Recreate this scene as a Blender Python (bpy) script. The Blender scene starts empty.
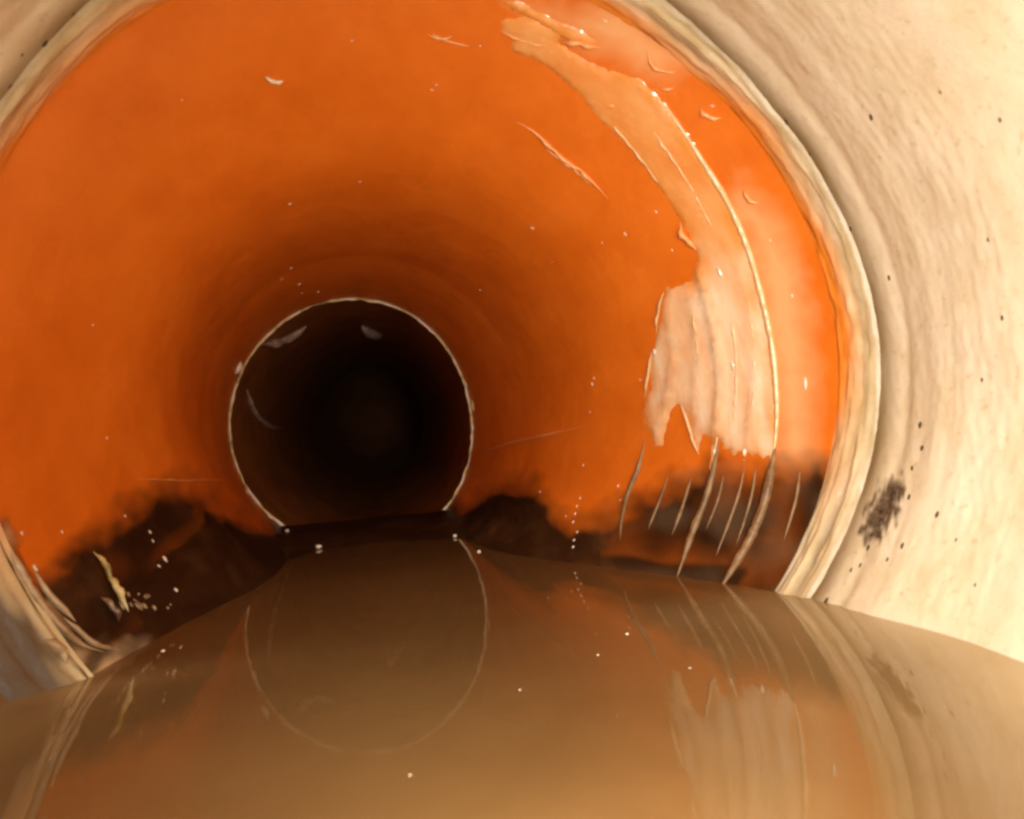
import bpy, bmesh, math, random
import numpy as np
from mathutils import Vector, noise
from mathutils.geometry import delaunay_2d_cdt
random.seed(7); rng = np.random.default_rng(7)
SC = bpy.context.scene
COL = SC.collection
S = 0.1                       # metres per pipe radius: a 200 mm drain
F_PX, W, H = 750.0, 1024, 819
YAW, PITCH, ROLL = 0.169, -0.005, -0.076

# ------------------------------------------------------------------ camera
cy, sy, cp, sp = math.cos(YAW), math.sin(YAW), math.cos(PITCH), math.sin(PITCH)
FW = Vector((sy*cp, cy*cp, sp)); RT0 = Vector((cy, -sy, 0)); UP0 = RT0.cross(FW)
cr, sr = math.cos(ROLL), math.sin(ROLL)
RT = RT0*cr + UP0*sr; UP = -RT0*sr + UP0*cr
cam_d = bpy.data.cameras.new('camera'); cam = bpy.data.objects.new('camera', cam_d); COL.objects.link(cam)
from mathutils import Matrix
m = Matrix((RT, UP, -FW)).transposed().to_4x4(); cam.matrix_world = m
cam_d.sensor_width = 36; cam_d.lens = 36*F_PX/W; cam_d.clip_start = 0.002; cam_d.clip_end = 20
cam_d.dof.use_dof = True; cam_d.dof.focus_distance = 0.215; cam_d.dof.aperture_fstop = 26
SC.camera = cam
# ------------------------------------------------------------------ world, lamps, exposure
w = bpy.data.worlds.new('World'); SC.world = w; w.use_nodes = True
w.node_tree.nodes['Background'].inputs[0].default_value = (0.02, 0.012, 0.006, 1)
w.node_tree.nodes['Background'].inputs[1].default_value = 0.05
SC.view_settings.view_transform = 'Standard'; SC.view_settings.look = 'None'
SC.view_settings.exposure = 0; SC.view_settings.gamma = 1
SC.cycles.use_denoising = True; SC.cycles.max_bounces = 8; SC.cycles.diffuse_bounces = 4
SC.cycles.sample_clamp_indirect = 4; SC.cycles.filter_width = 2.8
def lamp(x, y, z, power, size, aim, spread):
    ld = bpy.data.lights.new('camera_head_lamp', 'AREA'); ld.shape = 'DISK'; ld.size = size*S
    ld.energy = power; ld.color = (1.0, 0.945, 0.84); ld.spread = math.radians(spread)
    o = bpy.data.objects.new('camera_head_lamp', ld); COL.objects.link(o)
    o.location = Vector((x, y, z))*S
    o.rotation_euler = Vector(aim).normalized().to_track_quat('-Z', 'Y').to_euler()
LP = 0.2
lamp(0.46, -0.06, 0.12, 1.38*LP, 0.16, (0.75, 1, -0.28), 140)      # LED ring round the lens, each fanned outwards
lamp(-0.26, -0.10, 0.16, 0.37*LP, 0.16, (-0.65, 1, 0.35), 150)
lamp(0.08, -0.10, -0.15, 0.95*LP, 0.12, (0.0, 1.0, -0.68), 66)

# ------------------------------------------------------------------ surface maths (units of pipe radius)
H_W = 0.49                    # camera height over the water
Y1, Y2 = 1.578, 3.464         # joint plane, far rim plane
C1 = (0.106, 0.053); C2 = (-0.119, -0.029)
def ray(px, py):
    return (FW*F_PX + RT*(px-W/2) - UP*(py-H/2)).normalized()
def to_px(p):
    d = p.dot(FW); return (W/2 + F_PX*p.dot(RT)/d, H/2 - F_PX*p.dot(UP)/d)
def trace_radius(pts, yy, c, nh):
    th, rr = [], []
    for px, py in pts:
        d = ray(px, py); t = yy/d.y; x, z = d.x*t-c[0], d.z*t-c[1]
        th.append(math.atan2(z, x)); rr.append(math.hypot(x, z))
    th, rr = np.array(th), np.array(rr)
    base = lambda a: np.stack([np.ones_like(a)] + [f(k*a) for k in range(1, nh+1) for f in (np.cos, np.sin)], -1)
    A = base(th); reg = np.diag([1e-6]+[0.03*k*k for k in range(1, nh+1) for _ in (0, 1)])
    q = np.linalg.solve(A.T@A+reg, A.T@rr)
    tab = base(np.linspace(-math.pi, math.pi, 721))@q
    return tab
T_GROOVE = trace_radius([(10,95),(48,42),(95,0),(665,0),(720,50),(780,125),(828,188),(858,250),(876,310),(880,370),(874,440),(852,510),(805,605),(0,690)], Y1, C1, 4)
T_EDGE = trace_radius([(0,135),(60,55),(130,3),(640,15),(740,105),(800,180),(838,280),(848,380),(838,470),(800,565),(780,600),(3,560),(40,625),(70,670)], Y1+0.06, C1, 4)
T_FAR = trace_radius([(350,298),(318,303),(290,320),(262,338),(245,360),(234,385),(229,410),(229,440),(240,475),(258,505),(285,530),(375,299),(400,308),(440,345),(460,370),(470,400),(472,430),(467,465),(460,485),(440,515)], Y2, C2, 3)
def tab(T, a):
    u = ((a+math.pi) % (2*math.pi))/(2*math.pi)*720; i = int(u); f = u-i
    return T[i]*(1-f)+T[min(i+1, 720)]*f
PROF = [(1.5,.975),(1.64,.955),(1.83,.885),(2.15,.755),(2.35,.668),(2.5,.628),(2.7,.596),(3.0,.572),(3.3,.560),(3.464,.555),(3.6,.553)]
PY = np.array([p[0] for p in PROF]); PR = np.array([p[1] for p in PROF])
CXY = ([1.5,1.64,2.15,2.6,3.0,3.464,9], [.106,.106,.035,-.03,-.075,-.119,-.119])
def fprof(y): 
    return float(np.mean([np.interp(y+d, PY, PR) for d in (-.09,-.045,0,.045,.09)]))
def centre(y):
    if y <= 1.64: return C1
    return (float(np.mean([np.interp(y+d, *CXY) for d in (-.1,0,.1)])), float(np.interp(y, [1.64, Y2], [C1[1], C2[1]])))
R_E, R_F = fprof(Y1+0.06), fprof(Y2)
def wall_r(a, y):
    t = min(1, max(0, (y-1.64)/(Y2-1.64)))
    wn = (1-t)**1.3; wf = t**1.6
    tt = min(1, max(0, (y-1.64)/1.2)); ye = y+.28*min(1, max(0, .25+math.sin(a)))*4*tt*(1-tt)      # the crown narrows sooner than the sides
    return fprof(ye) + (tab(T_EDGE, a)-R_E)*wn + (tab(T_FAR, a)-R_F)*wf
def wall_p(a, y, off=0.0):
    c = centre(y); r = wall_r(a, y)-off
    return Vector((c[0]+r*math.cos(a), y, c[1]+r*math.sin(a)))
def pipe_r(a, y):             # the beige pipe in front of the joint
    g = tab(T_GROOVE, a)+.004; d = Y1-y
    r = g + 0.007*(1-math.exp(-d/0.05))
    dq = min(1, max(0, (d-.01)/.40)); r += .065*dq*dq*(3-2*dq)*min(1, max(0, -math.sin(a)*2.2))      # the invert is a little wider
    r += -0.003*math.exp(-((d-0.17)/0.03)**2) + 0.004*math.exp(-((d-0.08)/0.02)**2) - .004/(1+math.exp(-(d-.2)/.03)) + .002*nz(math.cos(a)*1.5, math.sin(a)*1.5, d*9)
    k = min(1, max(0, (d-0.6)/1.0)); return r*(1-k)+1.03*k
def pipe_p(a, y, off=0.0):
    r = pipe_r(a, y)-off; return Vector((C1[0]+r*math.cos(a), y, C1[1]+r*math.sin(a)))
def inner_r(a, y): return tab(T_FAR, a)+0.004
def inner_p(a, y, off=0.0):
    r = inner_r(a, y)-off; return Vector((C2[0]+r*math.cos(a), y, C2[1]+r*math.sin(a)))
def hit(px, py, kind='wall'):
    """angle and depth where the sight line of a traced point meets the wall"""
    d = ray(px, py)
    rf, y0, y1 = {'wall': (wall_r, 1.45, 3.46), 'pipe': (pipe_r, 0.2, 1.575), 'inner': (inner_r, 3.5, 9.0)}[kind]
    def g(y):
        p = d*(y/d.y); c = centre(y) if kind == 'wall' else (C1 if kind == 'pipe' else C2)
        a = math.atan2(p.z-c[1], p.x-c[0]); return math.hypot(p.x-c[0], p.z-c[1])-rf(a, y), a
    n = 40; yp = y0
    for i in range(1, n+1):
        y = y0+(y1-y0)*i/n
        if g(y)[0] > 0:
            lo, hi = yp, y
            for _ in range(18):
                mid = (lo+hi)/2
                if g(mid)[0] > 0: hi = mid
                else: lo = mid
            return g(hi)[1], hi
        yp = y
    return g(y1)[1], y1
SURF = {'wall': wall_p, 'pipe': pipe_p, 'inner': inner_p}
def nz(*a): return noise.noise(Vector(a))
# ------------------------------------------------------------------ materials
def ramp(nt, fac, stops):
    r = nt.nodes.new('ShaderNodeValToRGB'); e = r.color_ramp.elements
    e[0].position, e[0].color = stops[0][0], (*stops[0][1], 1); e[1].position, e[1].color = stops[-1][0], (*stops[-1][1], 1)
    for s, c in stops[1:-1]:
        x = e.new(s); x.color = (*c, 1)
    nt.links.new(fac, r.inputs[0]); return r.outputs[0]
def noi(nt, scale, detail=5, stretch=(1,1,1), rough=.6):
    tc = nt.nodes.new('ShaderNodeTexCoord'); mp = nt.nodes.new('ShaderNodeMapping'); mp.inputs['Scale'].default_value = stretch
    n = nt.nodes.new('ShaderNodeTexNoise'); n.inputs['Scale'].default_value = scale; n.inputs['Detail'].default_value = detail; n.inputs['Roughness'].default_value = rough
    nt.links.new(tc.outputs['Object'], mp.inputs[0]); nt.links.new(mp.outputs[0], n.inputs[0]); return n.outputs['Fac']
def mix(nt, fac, a, b, mode='MIX'):
    n = nt.nodes.new('ShaderNodeMix'); n.data_type = 'RGBA'; n.blend_type = mode
    for s, v in ((0, fac), (6, a), (7, b)):
        if hasattr(v, 'is_linked'): nt.links.new(v, n.inputs[s])
        else: n.inputs[s].default_value = v if s == 0 else (*v, 1)
    return n.outputs[2]
def mat(name, rough, build, bump=None, spec=.5, coat=0, extra=None):
    mt = bpy.data.materials.new(name); mt.use_nodes = True; nt = mt.node_tree; b = nt.nodes['Principled BSDF']
    c = build(nt)
    if hasattr(c, 'is_linked'): nt.links.new(c, b.inputs['Base Color'])
    else: b.inputs['Base Color'].default_value = (*c, 1)
    if hasattr(rough, '__call__'): nt.links.new(rough(nt), b.inputs['Roughness'])
    else: b.inputs['Roughness'].default_value = rough
    b.inputs['Specular IOR Level'].default_value = spec; b.inputs['Coat Weight'].default_value = coat; b.inputs['Coat Roughness'].default_value = .12
    if bump:
        bn = nt.nodes.new('ShaderNodeBump'); bn.inputs['Strength'].default_value = bump[1]; bn.inputs['Distance'].default_value = bump[2]
        nt.links.new(bump[0](nt), bn.inputs['Height']); nt.links.new(bn.outputs[0], b.inputs['Normal'])
    if extra: extra(nt, b)
    return mt
def attr(nt, ch):
    a = nt.nodes.new('ShaderNodeAttribute'); a.attribute_name = 'mask'; s = nt.nodes.new('ShaderNodeSeparateColor')
    nt.links.new(a.outputs['Color'], s.inputs[0]); return s.outputs[ch]
def c_orange(nt):
    base = ramp(nt, noi(nt, 60, 6), [(.3, (.66,.138,.007)), (.55, (.73,.165,.010)), (.8, (.79,.195,.016))])
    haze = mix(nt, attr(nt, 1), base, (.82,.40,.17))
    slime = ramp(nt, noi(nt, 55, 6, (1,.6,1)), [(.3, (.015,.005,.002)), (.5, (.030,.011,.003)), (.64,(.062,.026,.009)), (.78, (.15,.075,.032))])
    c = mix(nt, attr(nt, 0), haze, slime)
    return mix(nt, attr(nt, 2), c, (.70,.50,.28))
M = {}
M['orange'] = mat('orange_plastic', lambda nt: ramp(nt, noi(nt, 90, 4), [(.3,(.34,)*3),(.7,(.52,)*3)]), c_orange, (lambda nt: noi(nt, 260, 6), .25, .0008), spec=.35)
def c_beige(nt):
    base = ramp(nt, noi(nt, 60, 8, (1,1.6,1)), [(.28, (.66,.52,.33)), (.46, (.74,.62,.44)), (.7, (.79,.69,.53))])
    fine = ramp(nt, noi(nt, 500, 6), [(.25, (.80,.72,.60)), (.42, (1,1,1)), (1, (1,1,1))])
    base = mix(nt, ramp(nt, noi(nt, 14, 5), [(.50,(0,)*3),(.72,(.8,)*3)]), base, (.50,.35,.16))
    c = mix(nt, 1.0, base, fine, 'MULTIPLY')
    c = mix(nt, attr(nt, 0), c, ramp(nt, noi(nt, 700, 6), [(.3, (.02,.012,.008)), (.7, (.20,.13,.08))]))
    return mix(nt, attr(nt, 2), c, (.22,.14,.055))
M['beige'] = mat('beige_pipe_wall', .55, c_beige, (lambda nt: noi(nt, 220, 8), .22, .0009), spec=.3)
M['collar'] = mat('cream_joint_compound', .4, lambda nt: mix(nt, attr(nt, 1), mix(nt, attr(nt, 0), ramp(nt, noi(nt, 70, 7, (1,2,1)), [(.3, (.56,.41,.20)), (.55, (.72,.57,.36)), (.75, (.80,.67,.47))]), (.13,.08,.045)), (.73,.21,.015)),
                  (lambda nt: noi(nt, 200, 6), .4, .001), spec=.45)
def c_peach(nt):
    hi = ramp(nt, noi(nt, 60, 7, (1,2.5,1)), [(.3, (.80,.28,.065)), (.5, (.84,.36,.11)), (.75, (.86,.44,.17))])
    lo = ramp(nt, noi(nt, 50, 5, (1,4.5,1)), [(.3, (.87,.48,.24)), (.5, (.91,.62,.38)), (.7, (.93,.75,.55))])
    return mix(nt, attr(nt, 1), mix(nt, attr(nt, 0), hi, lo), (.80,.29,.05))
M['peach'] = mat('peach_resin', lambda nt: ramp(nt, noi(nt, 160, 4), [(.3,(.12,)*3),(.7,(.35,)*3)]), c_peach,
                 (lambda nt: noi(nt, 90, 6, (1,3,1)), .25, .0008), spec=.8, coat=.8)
M['bead'] = mat('pale_resin_ridge', .25, lambda nt: ramp(nt, noi(nt, 200, 4), [(.3, (.70,.40,.16)), (.7, (.86,.62,.36))]), spec=.6)
M['amber'] = mat('brown_resin_ridge', .38, lambda nt: ramp(nt, noi(nt, 200, 4), [(.3, (.13,.06,.018)), (.7, (.36,.21,.10))]), spec=.35)
M['fleck'] = mat('pale_fleck', .2, lambda nt: (.84,.70,.54), spec=.7, coat=.5)
M['flake_orange'] = mat('orange_flake', .3, lambda nt: (.82,.36,.12), spec=.6)
M['dirt'] = mat('black_dirt', .7, lambda nt: ramp(nt, noi(nt, 600, 5), [(.3, (.02,.014,.010)), (.7, (.11,.07,.045))]), spec=.3)
M['sludge'] = mat('wet_dark_sludge', .28, lambda nt: ramp(nt, noi(nt, 120, 7), [(.3, (.020,.008,.003)), (.6, (.045,.018,.006)), (.8, (.09,.04,.014))]),
                  (lambda nt: noi(nt, 260, 7), .6, .0015), spec=.4)
M['clump'] = mat('tan_wet_paste', .22, lambda nt: ramp(nt, noi(nt, 110, 6), [(.3, (.10,.05,.02)), (.5, (.27,.16,.075)), (.72, (.58,.42,.25))]),
                 (lambda nt: noi(nt, 90, 5), .35, .0012), spec=.6, coat=.6)
M['bead_soft'] = mat('pale_wet_paste', .3, lambda nt: ramp(nt, noi(nt, 90, 5), [(.3, (.26,.15,.07)), (.55, (.52,.36,.20)), (.75, (.74,.58,.38))]), (lambda nt: noi(nt, 90, 5), .3, .001), spec=.6, coat=.4)
M['inner'] = mat('dark_old_pipe', .45, lambda nt: ramp(nt, noi(nt, 45, 5), [(.3, (.20,.068,.016)), (.7, (.42,.14,.028))]), (lambda nt: noi(nt, 150, 5), .3, .001), spec=.25)
M['rim'] = mat('worn_rim_edge', .3, lambda nt: ramp(nt, noi(nt, 110, 5), [(.36, (.22,.15,.03)), (.5, (.80,.60,.25)), (.62, (.95,.82,.62))]), spec=.6)
M['scale'] = mat('grey_mauve_scale', .5, lambda nt: ramp(nt, noi(nt, 200, 5), [(.35, (.35,.20,.14)), (.7, (.85,.62,.48))]), spec=.4)
def water_extra(nt, b):
    b.inputs['IOR'].default_value = 1.68
def c_water(nt):
    deep = ramp(nt, noi(nt, 16, 4), [(.3, (.105,.055,.018)), (.7, (.145,.079,.028))])
    return mix(nt, attr(nt, 1), mix(nt, attr(nt, 0), deep, (.46,.33,.16)), (.30,.10,.012))
M['water'] = mat('murky_brown_water', .035, c_water, (lambda nt: noi(nt, 34, 4), .09, .0006), spec=.5, extra=water_extra)
# ------------------------------------------------------------------ object helpers
def link(name, verts, faces, m, parent=None, cols=None, smooth=True):
    me = bpy.data.meshes.new(name); me.from_pydata([tuple(Vector(v)*S) for v in verts], [], faces); me.materials.append(m)
    if smooth: me.polygons.foreach_set('use_smooth', [True]*len(me.polygons))
    if cols is not None:
        a = me.color_attributes.new('mask', 'FLOAT_COLOR', 'POINT')
        a.data.foreach_set('color', np.array(cols, dtype=np.float32).ravel())
    bm = bmesh.new(); bm.from_mesh(me); bmesh.ops.recalc_face_normals(bm, faces=bm.faces); bm.to_mesh(me); bm.free()
    o = bpy.data.objects.new(name, me); COL.objects.link(o)
    if parent: o.parent = parent; o.matrix_parent_inverse = parent.matrix_world.inverted()
    return o
def thing(name, label, cat, loc=(0,0,0), group=None):
    o = bpy.data.objects.new(name, None); COL.objects.link(o); o.location = Vector(loc)*S; o.empty_display_size = .01
    o['label'] = label; o['category'] = cat
    if group: o['group'] = group
    bpy.context.view_layer.update(); return o
def tag(o, label, cat, group=None):
    o['label'] = label; o['category'] = cat
    if group: o['group'] = group
    return o
def seg_d(P, A, B):
    ab = B-A; t = np.clip(((P-A)@ab)/max(1e-9, ab@ab), 0, 1); return np.linalg.norm(P-(A+t[:, None]*ab), axis=1)
def poly_sd(P, poly):
    """signed distance, positive inside"""
    P = np.asarray(P, float); poly = np.asarray(poly, float); n = len(poly)
    d = np.full(len(P), 1e9); ins = np.zeros(len(P), bool)
    for i in range(n):
        A, B = poly[i], poly[(i+1) % n]; d = np.minimum(d, seg_d(P, A, B))
        c = ((A[1] > P[:, 1]) != (B[1] > P[:, 1]))
        with np.errstate(divide='ignore', invalid='ignore'):
            xi = (B[0]-A[0])*(P[:, 1]-A[1])/(B[1]-A[1])+A[0]
        ins ^= c & (P[:, 0] < xi)
    return np.where(ins, d, -d)
def line_d(P, pts):
    P = np.asarray(P, float); d = np.full(len(P), 1e9)
    for A, B in zip(pts[:-1], pts[1:]): d = np.minimum(d, seg_d(P, np.array(A, float), np.array(B, float)))
    return d
def smooth_line(pts, step=3.0):
    out = []; n = len(pts)
    for i in range(n-1):
        p0, p1, p2, p3 = (np.array(pts[max(0, min(n-1, j))], float) for j in (i-1, i, i+1, i+2))
        k = max(1, int(np.linalg.norm(p2-p1)/step))
        for j in range(k):
            t = j/k; out.append(.5*((2*p1)+(-p0+p2)*t+(2*p0-5*p1+4*p2-p3)*t*t+(-p0+3*p1-3*p2+p3)*t**3))
    out.append(np.array(pts[-1], float)); return out
def tube(points, radii, sides=7, squash=None):
    V, Fc = [], []; n = len(points)
    for i, p in enumerate(points):
        t = (points[min(n-1, i+1)]-points[max(0, i-1)]).normalized()
        a = t.orthogonal().normalized() if i == 0 else (a - t*a.dot(t)).normalized()
        b = t.cross(a)
        for k in range(sides):
            q = 2*math.pi*k/sides; V.append(p+(a*math.cos(q)+b*math.sin(q))*radii[i])
    for i in range(n-1):
        for k in range(sides):
            j = (k+1) % sides; Fc.append((i*sides+k, i*sides+j, (i+1)*sides+j, (i+1)*sides+k))
    Fc.append(tuple(range(sides))[::-1]); Fc.append(tuple((n-1)*sides+k for k in range(sides)))
    return V, Fc
def on_surface_tube(name, pts, rpx, m, parent, kind='wall', sink=.3, vary=.35, taper=True, step=3.0, seed=0):
    L = smooth_line(pts, step); P, R = [], []
    for i, (x, y) in enumerate(L):
        a, d = hit(x, y, kind); base = SURF[kind](a, d)
        r = rpx*base.length/F_PX*(1+vary*nz(x*.13, y*.13, seed+3.1))
        if taper: r *= max(.12, min(1, 4*i/len(L), 4*(len(L)-1-i)/len(L)))
        P.append(SURF[kind](a, d, r*(1-sink))); R.append(r)
    V, Fc = tube(P, R, 7); return link(name, V, Fc, m, parent)
def sheet(name, poly, m, parent, kind='wall', thick=.010, step=5.0, jag=1.8, jagf=.22, ridges=(), seed=0, edge=2.5, attrs=False, wav=.35):
    """a thin layer of stuff stuck on a wall: traced outline with ragged edge, real thickness"""
    out = []; n = len(poly)
    for i in range(n):
        A, B = np.array(poly[i], float), np.array(poly[(i+1) % n], float); L = np.linalg.norm(B-A); k = max(1, int(L/2.5)); nn = np.array([-(B-A)[1], (B-A)[0]])/max(L, 1e-6)
        for j in range(k):
            p = A+(B-A)*j/k; o = jag*nz(p[0]*jagf, p[1]*jagf, seed)+jag*.5*nz(p[0]*jagf*2.7, p[1]*jagf*2.7, seed+5); out.append(p+nn*o)
    out = np.array(out); x0, y0 = out.min(0); x1, y1 = out.max(0)
    inn = []
    yy = y0
    while yy < y1:
        xx = x0
        while xx < x1: inn.append((xx+random.uniform(-.3,.3)*step, yy+random.uniform(-.3,.3)*step)); xx += step
        yy += step
    if inn:
        inn = np.array(inn); inn = inn[poly_sd(inn, out) > min(2.0, step*.4)]
    loop = list(range(len(out)))
    # extra ring just inside the edge
    allp = [Vector(p) for p in out] + [Vector(p) for p in inn]
    vv, _, ff, _, _, _ = delaunay_2d_cdt(allp, [], [loop], 1, 1e-5)
    P = np.array([tuple(v) for v in vv]); sd = np.maximum(0, poly_sd(P, out)); h = 1-np.exp(-sd/edge)
    rd = [(line_d(P, smooth_line(r[0], 6)), r[1], r[2]) for r in ridges]
    V, cs = [], []
    for i, (x, y) in enumerate(P):
        a, d = hit(x, y, kind)
        wv = (y-235)/80+.8*nz(x*.03, y*.02, 5); cs.append((min(1, max(0, wv)), min(1, max(0, .85-sd[i]/15+.9*nz(x*.07, y*.03, 9))), 0, 1))  # paler downwards: resin thickness plus wet sheen painted into the colour
        t = thick*h[i]*(1+wav*nz(x*.05, y*.02, seed)+wav*.5*nz(x*.16, y*.09, seed+2))
        for dist, wd, amp in rd: t += amp*h[i]*math.exp(-(dist[i]/wd)**2)
        if sd[i] < .05: t = -.004
        V.append(SURF[kind](a, d, t))
    return link(name, V, [tuple(f) for f in ff], m, parent, cs)
def blob(p, n, r, m, name, parent=None, stretch=(1,1,1), seed=0, flat=.6, axis=None, sub=2):
    """small lump stuck on a surface at p, outward direction n"""
    bm = bmesh.new(); bmesh.ops.create_icosphere(bm, subdivisions=sub, radius=1)
    n = Vector(n).normalized(); u = (Vector(axis) - n*Vector(axis).dot(n)).normalized() if axis is not None else n.orthogonal().normalized(); v = n.cross(u)
    V = []
    for q in bm.verts:
        c = q.co; k = 1+.35*nz(c.x*1.3+seed*3.7, c.y*1.3, c.z*1.3+seed)
        V.append(Vector(p)+(u*c.x*stretch[0]+v*c.y*stretch[1]+n*c.z*flat)*r*k)
    Fc = [tuple(x.index for x in f.verts) for f in bm.faces]; bm.free()
    return link(name, V, Fc, m, parent)
def surf_blob(x, y, rpx, m, name, parent, kind='wall', stretch=(1,1,1), ang=None, flat=.6, seed=None):
    a, d = hit(x, y, kind); p = SURF[kind](a, d, 0); n = Vector((-math.cos(a), 0.0, -math.sin(a)))
    r = rpx*p.length/F_PX; ax = None
    if ang is not None: ax = RT*math.cos(math.radians(ang))+UP*math.sin(math.radians(ang))
    return blob(p, n, r, m, name, parent, stretch, seed if seed is not None else x*.37+y, flat, ax)

# ------------------------------------------------------------------ the beige pipe the camera stands in
near = thing('beige_pipe', 'cream coloured near drain pipe with gritty wall curving round the right side', 'pipe', (C1[0], 0, C1[1]-1.03))
NT = 560
ys = list(np.linspace(-6, .4, 12))+list(np.linspace(.5, 1.2, 40))+list(np.linspace(1.205, Y1, 95))
DIRT_SHADE = [[(-80,560),(2,565),(22,600),(40,640),(44,700),(-80,720)], [(866,508),(880,488),(900,475),(906,488),(898,512),(886,535),(868,548),(860,532)]]  # first patch is shade painted on the lower-left wall, second is grime
VTS, cols, px = [], [], []
for y in ys:
    for k in range(NT):
        a = 2*math.pi*k/NT; v = pipe_p(a, y)
        rr = .0025*nz(a*9, y*5, 1)+.0012*nz(a*40, y*60, 4)+.0016*max(0, nz(a*3, y*22, 8))
        v = pipe_p(a, y, rr); VTS.append(v); q = to_px(v) if v.dot(FW) > .05 else (-999, -999); px.append(q)
px = np.array(px)
dm = np.maximum.reduce([poly_sd(px, p) for p in DIRT_SHADE])
for i, v in enumerate(VTS):
    a = math.atan2(v.z-C1[1], v.x-C1[0]); q = px[i]
    g = min(1, max(0, dm[i]/7+.45+1.5*nz(q[0]*.16, q[1]*.12, 2)+1.1*nz(q[0]*.33, q[1]*.28, 6)-.12)) if dm[i] > -14 else 0
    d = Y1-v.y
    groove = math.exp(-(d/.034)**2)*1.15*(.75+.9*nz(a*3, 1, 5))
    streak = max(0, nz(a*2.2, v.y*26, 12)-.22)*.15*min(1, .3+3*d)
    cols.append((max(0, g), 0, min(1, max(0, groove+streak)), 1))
FC = [(j*NT+k, j*NT+(k+1) % NT, (j+1)*NT+(k+1) % NT, (j+1)*NT+k) for j in range(len(ys)-1) for k in range(NT)]
link('pipe_wall', VTS, FC, M['beige'], near, cols)
# collar of joint compound between groove and orange plastic: bead, shallow trough, feathered lip
NR = 40
V, cc = [], []
for t in range(NR+1):
    w1 = t/NR; dy = .098*w1
    for k in range(NT):
        a = 2*math.pi*k/NT; y = Y1-.002+dy
        r = tab(T_GROOVE, a)*(1-w1)+(wall_r(a, Y1+.096)+.002)*w1
        q = w1+.26*nz(a*1.3, 2.2, 1)+.06*nz(a*6, 5, 4)
        lump = .006*math.sin(math.pi*w1)+.002*math.exp(-((q-.16)/.10)**2)+.002*(1+nz(a*2, 3, 3))*math.exp(-((q-.52)/.12)**2)-.004*math.exp(-((q-.34)/.09)**2)
        env = min(1, w1*12, (1-w1)*8)
        r -= env*(lump+.0035*nz(a*24, w1*5, 9)+.003*nz(a*7, w1*9, 2)) - .006*math.exp(-(w1/.04)**2)
        mx = (q-.22)/.62+.55*nz(a*4, w1*2.0, 6)*min(1, w1*1.6)
        mx *= min(1, max(0, (math.sin(a)+.42)/.3))
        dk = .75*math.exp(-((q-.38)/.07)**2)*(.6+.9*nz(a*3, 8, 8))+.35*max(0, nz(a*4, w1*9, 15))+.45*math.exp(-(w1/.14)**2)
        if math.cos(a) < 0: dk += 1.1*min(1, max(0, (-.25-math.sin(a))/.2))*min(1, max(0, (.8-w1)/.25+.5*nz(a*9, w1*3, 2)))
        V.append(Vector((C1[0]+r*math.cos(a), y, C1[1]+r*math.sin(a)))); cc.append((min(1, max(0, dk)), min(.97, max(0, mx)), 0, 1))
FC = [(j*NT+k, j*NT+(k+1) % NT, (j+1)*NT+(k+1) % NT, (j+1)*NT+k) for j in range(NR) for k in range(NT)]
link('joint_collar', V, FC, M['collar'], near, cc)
# raised trowel marks on the beige wall
specks = [(871,117,2.6),(889,278,2),(920,425,2.6),(922,448,2.4),(909,497,2.2),(937,515,3),(868,548,2.8),(902,546,2.6),(912,468,2),(887,560,2),(860,566,2.2),(851,570,2),(826,601,3),(823,605,2.4),(812,612,2),(945,300,1.8),(1002,318,2),(982,380,1.8),(956,540,1.6),(962,455,1.6),(795,163,1.5),(846,230,2.6),(780,126,3),(988,240,1.6),(1008,470,1.8),(975,585,1.6),(880,523,3.4),(893,497,3),(15,90,2.4),(45,44,2.8),(78,20,2),(22,55,1.5),(1000,120,1.6),(940,92,1.5)]
for x, y, r in specks:
    surf_blob(x, y, r*.8, M['dirt'], 'dirt_speck', near, 'pipe', stretch=(1.5, .8, 1), ang=random.choice([60, 100, 50, 75]), flat=.35)

# ------------------------------------------------------------------ orange pipe
orange = thing('orange_pipe', 'glossy orange plastic pipe funnelling away behind the cream joint', 'pipe', (.04, 2.3, -.78))
NO, ysO = 720, list(np.linspace(1.66, 2.2, 110))+list(np.linspace(2.206, Y2, 110))
SLIME = [[(470,600),(474,500),(500,482),(535,478),(548,500),(552,516),(590,512),(625,498),(655,486),(690,470),(710,462),(845,458),(840,640),(700,640)],
         [(-60,600),(20,585),(60,552),(90,528),(120,510),(148,482),(182,478),(215,500),(240,515),(262,532),(300,560),(330,640),(0,740),(-60,740)]]
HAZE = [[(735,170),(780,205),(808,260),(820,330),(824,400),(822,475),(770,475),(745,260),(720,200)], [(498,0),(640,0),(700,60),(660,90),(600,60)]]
CREAM = [[(-40,520),(6,520),(24,560),(40,590),(70,618),(120,644),(150,634),(165,660),(60,760),(-80,760),(-60,690),(10,660),(20,620),(0,570)]]
VTS, px, AA = [], [], []
for y in ysO:
    for k in range(NO):
        a = 2*math.pi*k/NO
        v = wall_p(a, y, .0016*nz(a*6, y*6, 2)+.0007*nz(a*22, y*22, 7)); VTS.append(v); px.append(to_px(v)); AA.append((a, y))
px = np.array(px); sl = np.maximum.reduce([poly_sd(px, p) for p in SLIME]); hz = np.maximum.reduce([poly_sd(px, p) for p in HAZE]); cm = poly_sd(px, CREAM[0])
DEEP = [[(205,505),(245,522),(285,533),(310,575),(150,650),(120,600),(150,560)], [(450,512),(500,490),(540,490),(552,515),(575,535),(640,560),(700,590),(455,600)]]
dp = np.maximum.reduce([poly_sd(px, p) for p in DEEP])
cols = []
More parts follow.
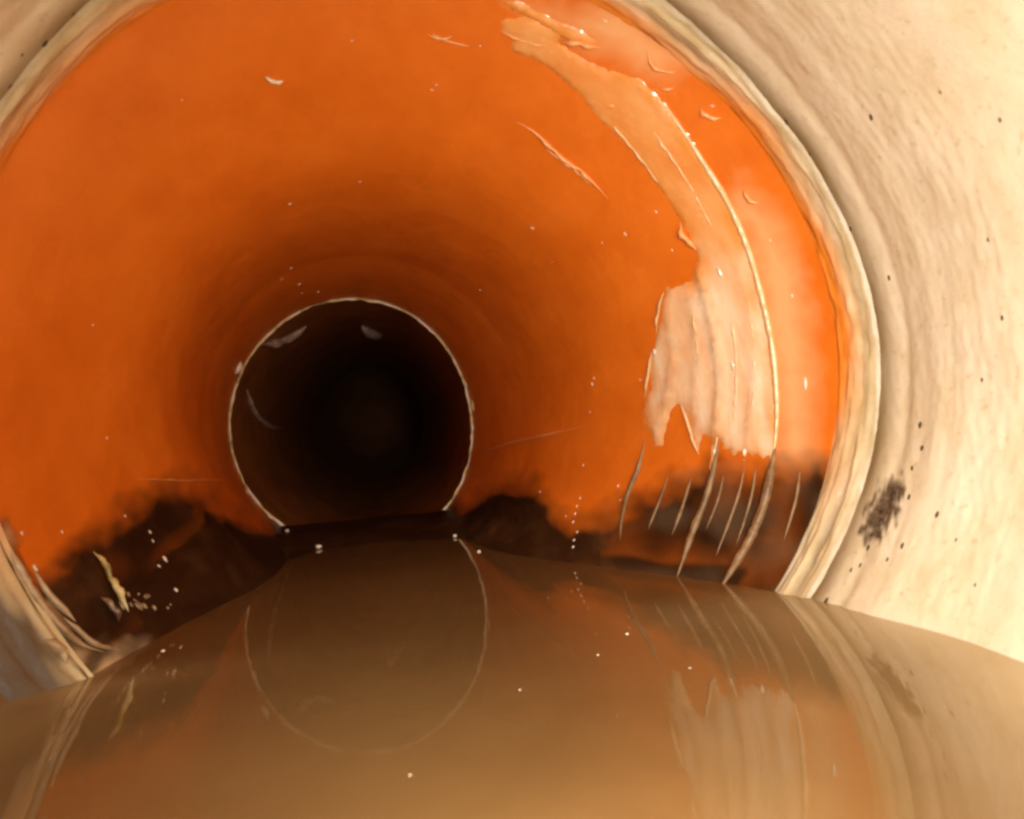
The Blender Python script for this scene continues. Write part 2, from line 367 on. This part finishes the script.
for i, (a, y) in enumerate(AA):
    q = px[i]
    n1 = nz(q[0]*.03, q[1]*.035, 1)+.5*nz(q[0]*.09, q[1]*.09, 4)
    s = min(1, max(0, (sl[i]+13*n1)/34+.33)) if sl[i] > -30 else 0
    rgt = min(1, max(0, (q[0]-560)/90))
    if sl[i] > 0: s *= min(1, max(.72, 1.04+.35*nz(q[0]*.020, q[1]*.022, 8)-.10*rgt))
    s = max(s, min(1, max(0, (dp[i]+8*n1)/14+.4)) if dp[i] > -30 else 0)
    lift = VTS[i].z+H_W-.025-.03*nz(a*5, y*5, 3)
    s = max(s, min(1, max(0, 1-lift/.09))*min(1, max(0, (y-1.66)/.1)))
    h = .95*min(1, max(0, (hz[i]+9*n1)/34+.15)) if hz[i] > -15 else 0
    c = min(1, max(0, (cm[i]+16*n1)/26))*min(.9, max(.15, .5+.9*nz(q[0]*.05+q[1]*.03, q[1]*.012, 31))) if cm[i] > -10 else 0
    if cm[i] > -10 and c > 0: s = max(s, min(1, (cm[i]+10)/22))
    if sl[i] > -5 and q[0] > 600: c = max(c, .07*min(1, max(0, .2+1.6*nz(q[0]*.024, q[1]*.03, 21)))*rgt)
    cols.append((s, max(0, h), c, 1))
FC = [(j*NO+k, j*NO+(k+1) % NO, (j+1)*NO+(k+1) % NO, (j+1)*NO+k) for j in range(len(ysO)-1) for k in range(NO)]
link('pipe_wall', VTS, FC, M['orange'], orange, cols)
R1 = [(642,82),(672,115),(700,155),(728,200),(748,245),(764,300),(774,350),(778,400),(776,440),(770,475)]
R2 = [(697,262),(708,290),(716,325),(721,365),(722,400),(718,435),(712,470)]
R3 = [(664,298),(672,330),(675,360),(670,395),(662,425)]
SM_TOP = [(498,18),(530,14),(548,22),(575,26),(600,44),(575,47),(560,40),(585,58),(605,66),(640,76),(668,104),(700,150),(728,194),(748,240),(765,298),(775,350),(779,400),(778,440),(776,458),(772,474),(767,458),(763,469),(758,456),(754,464),(749,455),(745,470),(740,454),(734,463),(728,450),(724,462),(719,440),(716,470),(711,498),(708,470),(710,440),(704,436),(699,462),(695,452),(688,424),(678,405),(672,412),(664,448),(654,450),(648,435),(640,424),(642,400),(650,388),(646,370),(652,348),(658,318),(662,300),(666,282),(672,286),(690,278),(697,258),(690,244),(682,226),(668,205),(645,172),(620,142),(595,118),(574,92),(552,72),(535,62),(505,50),(512,40),(500,32)]
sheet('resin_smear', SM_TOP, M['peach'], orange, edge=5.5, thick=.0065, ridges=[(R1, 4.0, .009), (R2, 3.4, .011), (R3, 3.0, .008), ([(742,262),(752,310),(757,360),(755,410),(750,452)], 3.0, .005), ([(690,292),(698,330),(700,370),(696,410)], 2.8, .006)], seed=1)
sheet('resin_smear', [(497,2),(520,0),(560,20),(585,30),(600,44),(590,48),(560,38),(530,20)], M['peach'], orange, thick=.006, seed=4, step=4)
on_surface_tube('resin_ridge', R1+[(766,500)], 2.8, M['bead'], orange, sink=.45, vary=.25, seed=1)
on_surface_tube('resin_ridge', R2, 2.0, M['bead'], orange, sink=.45, vary=.25, seed=2)
on_surface_tube('resin_ridge', [(705,268),(702,276),(712,300)], 2.0, M['bead'], orange, sink=0, seed=3)
for pts, rr_, sk in [([(742,262),(752,310),(757,360),(755,410),(750,452)], 1.0, -1.2), ([(690,292),(698,330),(700,370),(696,410)], 1.1, -1.2), ([(730,300),(737,345),(738,390),(733,440)], .9, -1.3),
                     ([(652,352),(650,376),(645,398)], 1.5, -.6), ([(664,292),(660,312),(656,334)], 1.5, -.6), ([(610,120),(640,155),(664,190)], .9, -1.2), ([(640,110),(676,160),(708,215),(722,250)], 1.0, -1.2)]:
    on_surface_tube('resin_ridge', pts, rr_, M['bead'], orange, sink=sk, vary=.7, seed=rr_*9)
for x, y, r in [(721,272,3.2),(734,365,3.0),(741,332,1.8),(668,118,2.6),(715,452,2),(700,300,1.6),(755,398,1.8),(762,330,1.5),(690,340,1.6),(655,352,2),(745,452,2.2)]:
    surf_blob(x, y, r, M['fleck'], 'resin_glint', orange, ang=92, stretch=(2.0, .7, 1), flat=1.1)  # pale lumps standing in for wet highlights on the smear
on_surface_tube('resin_ridge', R3+[(655,448)], 1.2, M['bead'], orange, sink=0, seed=8)
on_surface_tube('resin_ridge', [(680,402),(688,420),(694,440),(699,455)], 1.6, M['bead'], orange, sink=0, seed=8)
for i, (pts, r) in enumerate([([(776,440),(772,470),(766,500),(755,530),(742,555),(726,580),(716,596)], 3.0), ([(719,440),(714,470),(706,500),(694,530),(684,558),(676,580)], 2.4),
                              ([(646,438),(638,470),(628,495),(622,520),(620,540)], 1.6), ([(692,476),(686,496),(680,515),(672,535)], 1.2), ([(745,462),(740,490),(730,520),(716,556)], 1.0), ([(756,462),(753,490),(745,520),(736,545)], .9), ([(724,474),(718,500),(706,530)], .9), ([(668,476),(660,500),(648,530)], 1.0), ([(800,470),(796,500),(784,540)], 1.0)]):
    on_surface_tube('brown_ridge', pts, r*1.5, M['amber'], orange, sink=.8, vary=.3, seed=i+20)
for i, (pts, r) in enumerate([([(517,122),(533,130),(548,142),(556,150),(572,163),(585,172),(596,184),(608,199)], 1.9), ([(545,148),(560,158),(576,170),(592,186)], 1.1), ([(680,222),(685,234),(694,243),(697,252)], 2.6),
                              ([(562,42),(575,40),(590,44),(601,48)], 2.6), ([(648,52),(652,62),(664,70),(676,72)], 1.8), ([(700,108),(712,116),(722,118)], 2.2), ([(745,190),(752,200),(760,203)], 2.2), ([(660,88),(674,88)],1.8),
                              ([(432,33),(442,37),(452,36)], 1.6), ([(265,76),(274,80),(283,80)], 2.4), ([(427,34),(455,42),(470,46)], 1.2), ([(500,30),(530,42),(560,46)], 1.4), ([(600,108),(612,104),(618,108)], 1.6)]):
    on_surface_tube('resin_curl', pts, r, M['flake_orange'] if i != 9 else M['fleck'], orange, sink=-.1, vary=.7, seed=i+40)
flecks = [(290,204,2.4),(291,268,1.8),(299,284,2.2),(318,292,1.6),(302,293,1.5),(282,279,1),(532,228,2),(592,384,2.6),(594,378,1.5),(590,412,1.4),(668,116,3.6),(720,262,3.4),(630,14,3),(675,46,3),(605,21,2),(672,250,1.8),(625,234,1.6),(93,325,1.6),(107,438,1.8),(436,85,1.2),(352,41,1.4),(480,46,1.8),(432,90,1.3),(618,486,1.8),(792,296,2.6),(480,290,1.1),(587,93,2.2),(614,103,2.4),(700,194,2.2),(742,108,2.4),(712,106,2),(656,212,1.5),(602,243,1.4),(360,182,1),(552,262,1),(182,100,1),(745,320,1.6),(724,300,1.6),(640,380,1.4),(770,240,1.4)]
for x, y, r in flecks: surf_blob(x, y, r*random.uniform(.6, 1), M['fleck'], 'resin_fleck', orange, ang=random.uniform(0, 180), stretch=(random.uniform(1, 1.8), random.uniform(.6, .9), 1), flat=.5)
for x, y, r in [(735,362,3.2),(805,383,3.2),(718,268,2.4)]: surf_blob(x, y, r*.8, M['fleck'], 'water_glob', orange, stretch=(2.6, .8, 1), ang=92, flat=.5)
low = [(150,532,2.6),(153,541,2),(165,559,3.4),(159,566,2.4),(176,590,2.4),(577,506,1.8),(575,514,1.5),(573,522,1.6),(580,498,1.2),(574,540,1.6),(577,532,1.4),(566,516,1.3),(573,547,1.6),(583,465,1.2),(540,492,1.2),(620,500,1.3),(35,568,3),(62,532,1.4),(22,533,1.6),(125,516,1.6)]
for x, y, r in low: surf_blob(x, y, r*random.uniform(.6, .95), M['fleck'], 'water_bead', orange, ang=random.uniform(40, 110), stretch=(random.uniform(1, 1.7), .75, 1))

# ------------------------------------------------------------------ dark pipe beyond
inner = thing('dark_far_pipe', 'dark narrow pipe opening at the end of the orange pipe', 'pipe', (C2[0], Y2, C2[1]-.56))
NI, ysI = 240, list(np.linspace(Y2+.004, 4.2, 14))+list(np.linspace(4.4, 8, 16))
V = [inner_p(2*math.pi*k/NI, y, .003*nz(k*.2, y*4, 3)) for y in ysI for k in range(NI)]
FC = [(j*NI+k, j*NI+(k+1) % NI, (j+1)*NI+(k+1) % NI, (j+1)*NI+k) for j in range(len(ysI)-1) for k in range(NI)]
link('pipe_wall', V, FC, M['inner'], inner)
M['end_cap'] = mat('dark_end_cap', .95, lambda nt: ramp(nt, noi(nt, 20, 5), [(.3, (.12,.042,.010)), (.7, (.24,.080,.018))]))
V, FC = [], []
for j in range(13):
    q = j/12*math.pi/2
    V += [Vector((C2[0]+.60*math.cos(q)*math.cos(2*math.pi*k/64)+.12*(1-math.cos(q)), 7.9+1.6*math.sin(q), C2[1]+.60*math.cos(q)*math.sin(2*math.pi*k/64))) for k in range(64)]
FC = [(j*64+k, j*64+(k+1) % 64, (j+1)*64+(k+1) % 64, (j+1)*64+k) for j in range(12) for k in range(64)]
link('far_end_cap', V, FC, M['end_cap'], inner)  # domed cap added so the far opening shows an even dark brown
P, R = [], []
for k in range(361):
    a = 2*math.pi*k/360; r = .0054*(1+.6*nz(math.cos(a)*5, math.sin(a)*5, 2)+.5*nz(math.cos(a)*16, math.sin(a)*16, 5))
    q = wall_p(a, Y2-.004, r*.8); q += Vector((math.cos(a), 0, math.sin(a)))*.004*nz(math.cos(a)*9, math.sin(a)*9, 7); P.append(q); R.append(max(.0026, r))
V, Fc = tube(P, R, 6); link('rim_edge', V, Fc, M['rim'], inner)
on_surface_tube('scale_patch', [(262,344),(280,340),(300,330),(306,326)], 4, M['scale'], inner, 'inner', sink=.5, seed=2)
on_surface_tube('scale_patch', [(362,326),(372,331),(382,335)], 5.5, M['scale'], inner, 'inner', sink=.5, seed=3)
on_surface_tube('branch_lip', [(247,390),(251,408),(259,420),(270,427),(283,428)], 2.6, M['scale'], inner, 'inner', sink=.2, seed=4)
surf_blob(238, 368, 5.5, M['fleck'], 'rim_chip_glint', inner, 'wall', stretch=(1.2,.7,1), ang=70)
for x, y in [(300,311),(330,301),(418,318),(447,352),(466,384),(468,455),(452,496),(232,440),(247,492),(270,517),(436,337),(231,400)]:  # small pale lumps added as painted glints round the rim
    surf_blob(x, y, random.uniform(1.2, 2.2), M['fleck'], 'rim_chip_glint', inner, 'wall', stretch=(1.5,.8,1), ang=random.uniform(0, 180))
surf_blob(471, 428, 3, M['fleck'], 'rim_chip_glint', inner, 'wall', stretch=(1.8,.6,1), ang=95)
surf_blob(473, 405, 2.5, M['rim'], 'rim_chip_glint', inner, 'wall', stretch=(2.6,.6,1), ang=80)

# ------------------------------------------------------------------ water and the sediment it lies against
def hump(x, y):
    """height of the sludge over the water"""
    c = centre(y); u = x-c[0]
    t = (y-2.56+1.6*u*u)/.85; t = min(1, max(0, t)); s = t*t*(3-2*t)
    base = -.035+.075*s
    side = max(0, (abs(u)-.33)/.5); base += .07*s*side
    base -= .32*min(1, max(0, (y-3.42)/.4))
    base += .008*nz(x*5, y*5, 1)+.003*nz(x*26, y*26, 4)
    return base
V, FC = [], []; nx, ny = 110, 110
for j in range(ny):
    y = 2.45+(5.2-2.45)*(j/(ny-1))**1.6
    for i in range(nx):
        x = -.95+1.9*i/(nx-1); V.append(Vector((x, y, -H_W+hump(x, y))))
for j in range(ny-1):
    for i in range(nx-1): FC.append((j*nx+i, j*nx+i+1, (j+1)*nx+i+1, (j+1)*nx+i))
def clip_faces(V, FC):
    keep = []
    for f in FC:
        c = sum((V[i] for i in f), Vector())/len(f); cc = centre(c.y); a = math.atan2(c.z-cc[1], c.x-cc[0])
        if math.hypot(c.x-cc[0], c.z-cc[1]) < (wall_r(a, c.y) if c.y < Y2 else inner_r(a, c.y))+.05: keep.append(f)
    return keep
o = link('sludge_bank', V, clip_faces(V, FC), M['sludge']); tag(o, 'dark wet sludge bank across the bottom in front of the far round opening', 'sludge')
# water sheet
V, FC = [], []; xs = np.linspace(-1.05, 1.2, 60); yw = np.linspace(-5.9, 3.6, 120)
for y in yw:
    for x in xs: V.append(Vector((x, y, -H_W)))
for j in range(len(yw)-1):
    for i in range(len(xs)-1):
        f = (j*60+i, j*60+i+1, (j+1)*60+i+1, (j+1)*60+i); c = sum((V[q] for q in f), Vector())/4
        FC.append(f)
def inside(c):
    y = c.y; cc = centre(y) if y > Y1 else C1; a = math.atan2(c.z-cc[1], c.x-cc[0])
    r = pipe_r(a, y) if y < Y1 else wall_r(a, min(y, Y2)); return math.hypot(c.x-cc[0], c.z-cc[1]) < r+.06
FC = [f for f in FC if inside(sum((V[q] for q in f), Vector())/4)]
wc = []
for v in V:
    cc_ = centre(v.y) if v.y > Y1 else C1; a = math.atan2(v.z-cc_[1], v.x-cc_[0])
    rr = pipe_r(a, v.y) if v.y < Y1 else wall_r(a, min(v.y, Y2))
    gap = math.sqrt(max(0, rr*rr-(v.z-cc_[1])**2))-abs(v.x-cc_[0])      # how far from the edge: the bed shows through where it is shallow
    sh = math.exp(-max(0, gap)/.16)*(1+.5*nz(v.x*6, v.y*4, 3))
    w_o = min(1, max(0, (v.y-1.6)/.15))
    wc.append((min(1, max(0, sh*(1-w_o)*.8)), min(1, max(0, .35*sh*w_o*(1-min(1, max(0, (v.y-1.8)/.5))))), 0, 1))
wo = link('water', V, FC, M['water'], None, wc); wo['kind'] = 'structure'
wo['label'] = 'murky brown standing water mirroring the pipe'

# tan paste clumps heaped at the left foot of the collar
def paste(name, poly, h, m, parent, seed, kind='wall'):
    return sheet(name, poly, m, parent, kind, thick=h, step=4, jag=4, seed=seed, edge=14, wav=.5)
cl = thing('paste_streaks', 'pale wet streaks of paste on the left foot of the joint at the waterline', 'residue', (-.75, 1.7, -H_W))
for pts, rr_, sk in [([(2,528),(10,552),(22,576),(38,602),(56,624),(80,644),(104,652)], 3.6, .55), ([(34,570),(44,590),(58,606),(76,622)], 2.6, .2), ([(44,640),(58,652),(66,664)], 4, .1), ([(64,618),(80,634),(96,646),(120,650)], 2.4, .1)]:
    on_surface_tube('paste_ridge', pts, rr_, M['bead_soft'], cl, sink=min(.75, sk+.35), vary=.3, seed=rr_)
cu = thing('resin_sliver', 'pale curled resin sliver leaning on the dark left wall at the waterline', 'residue', (-.7, 2.0, -H_W))
on_surface_tube('sliver_strip', [(93,552),(100,566),(108,584),(115,598),(128,612)], 3.0, M['rim'], cu, sink=-.8, vary=.5, seed=6)
on_surface_tube('sliver_strip', [(100,598),(108,610),(118,622)], 3.2, M['clump'], cu, sink=-.6, vary=.6, seed=9)
for i in range(16):
    x = 120+random.uniform(0, 52); y = 596+(x-120)*.05+random.uniform(-3, 10)
    surf_blob(x, y, random.uniform(1.2, 3.4), M['clump'], 'crumb', cu, flat=.7, ang=random.uniform(0, 180), stretch=(random.uniform(1, 2), .8, 1))
# ------------------------------------------------------------------ loose bits
def water_hit(px_, py_):
    d = ray(px_, py_); return d*(-H_W/d.z)
o = on_surface_tube('hair_strand', [(478,455),(500,447),(520,441),(545,436),(565,431),(583,427)], .9, M['flake_orange'], None, sink=-1.5, vary=.9, step=4, seed=2); tag(o, 'fine pale hair strand on the orange wall right of the round opening', 'hair')
o = on_surface_tube('hair_strand', [(138,479),(160,480),(185,481),(226,480)], .7, M['flake_orange'], None, sink=-1.5, vary=.9, step=4, seed=3); tag(o, 'fine straight hair strand on the wall left of the round opening', 'hair')
def bank_pt(px_, py_):
    d = ray(px_, py_); best = None
    for i in range(400):
        y = 2.45+i*.003; p = d*(y/d.y)
        if p.z < -H_W+max(0, hump(p.x, p.y)): return p
    return p
for x, y, r, lab in [(319,547,3.6,'round pale pebble on the dark sludge just left below the round opening'), (287,531,2.6,'small pale pebble where the left end of the bright rim meets the sludge'), (455,536,2.6,'pale grit on the sludge right below the right end of the rim'), (479,552,2.6,'reddish pebble at the far shore where the rim reflection begins on the right'), (601,574,2.8,'pale pebble at the right waterline beneath the orange wall')]:
    p = bank_pt(x, y); o = blob(p, (0,0,1), r*.8*p.length/F_PX, M['fleck'], 'pebble', None, seed=x, flat=.9); tag(o, lab, 'pebble')
for x, y, r, lab in [(172,620,3.2,'bubble on the water near the pale sliver, upper of two'), (163,651,2.4,'bubble on the water near the pale sliver, lower of two'), (627,634,2,'single tiny bubble on the orange reflection right of centre'), (598,655,1.3,'faint bubble just left of and below the tiny bubble right of centre'), (520,690,1.1,'tiny bubble on open water right of the rim reflection'), (690,668,1.2,'tiny bubble on the water beside the peach reflection'), (410,775,1.3,'lone bubble on the near tan water at bottom centre')]:
    p = water_hit(x, y); o = blob(p, (0,0,1), r*.8*p.length/F_PX, M['fleck'], 'bubble', None, seed=x, flat=.6); tag(o, lab, 'bubble')
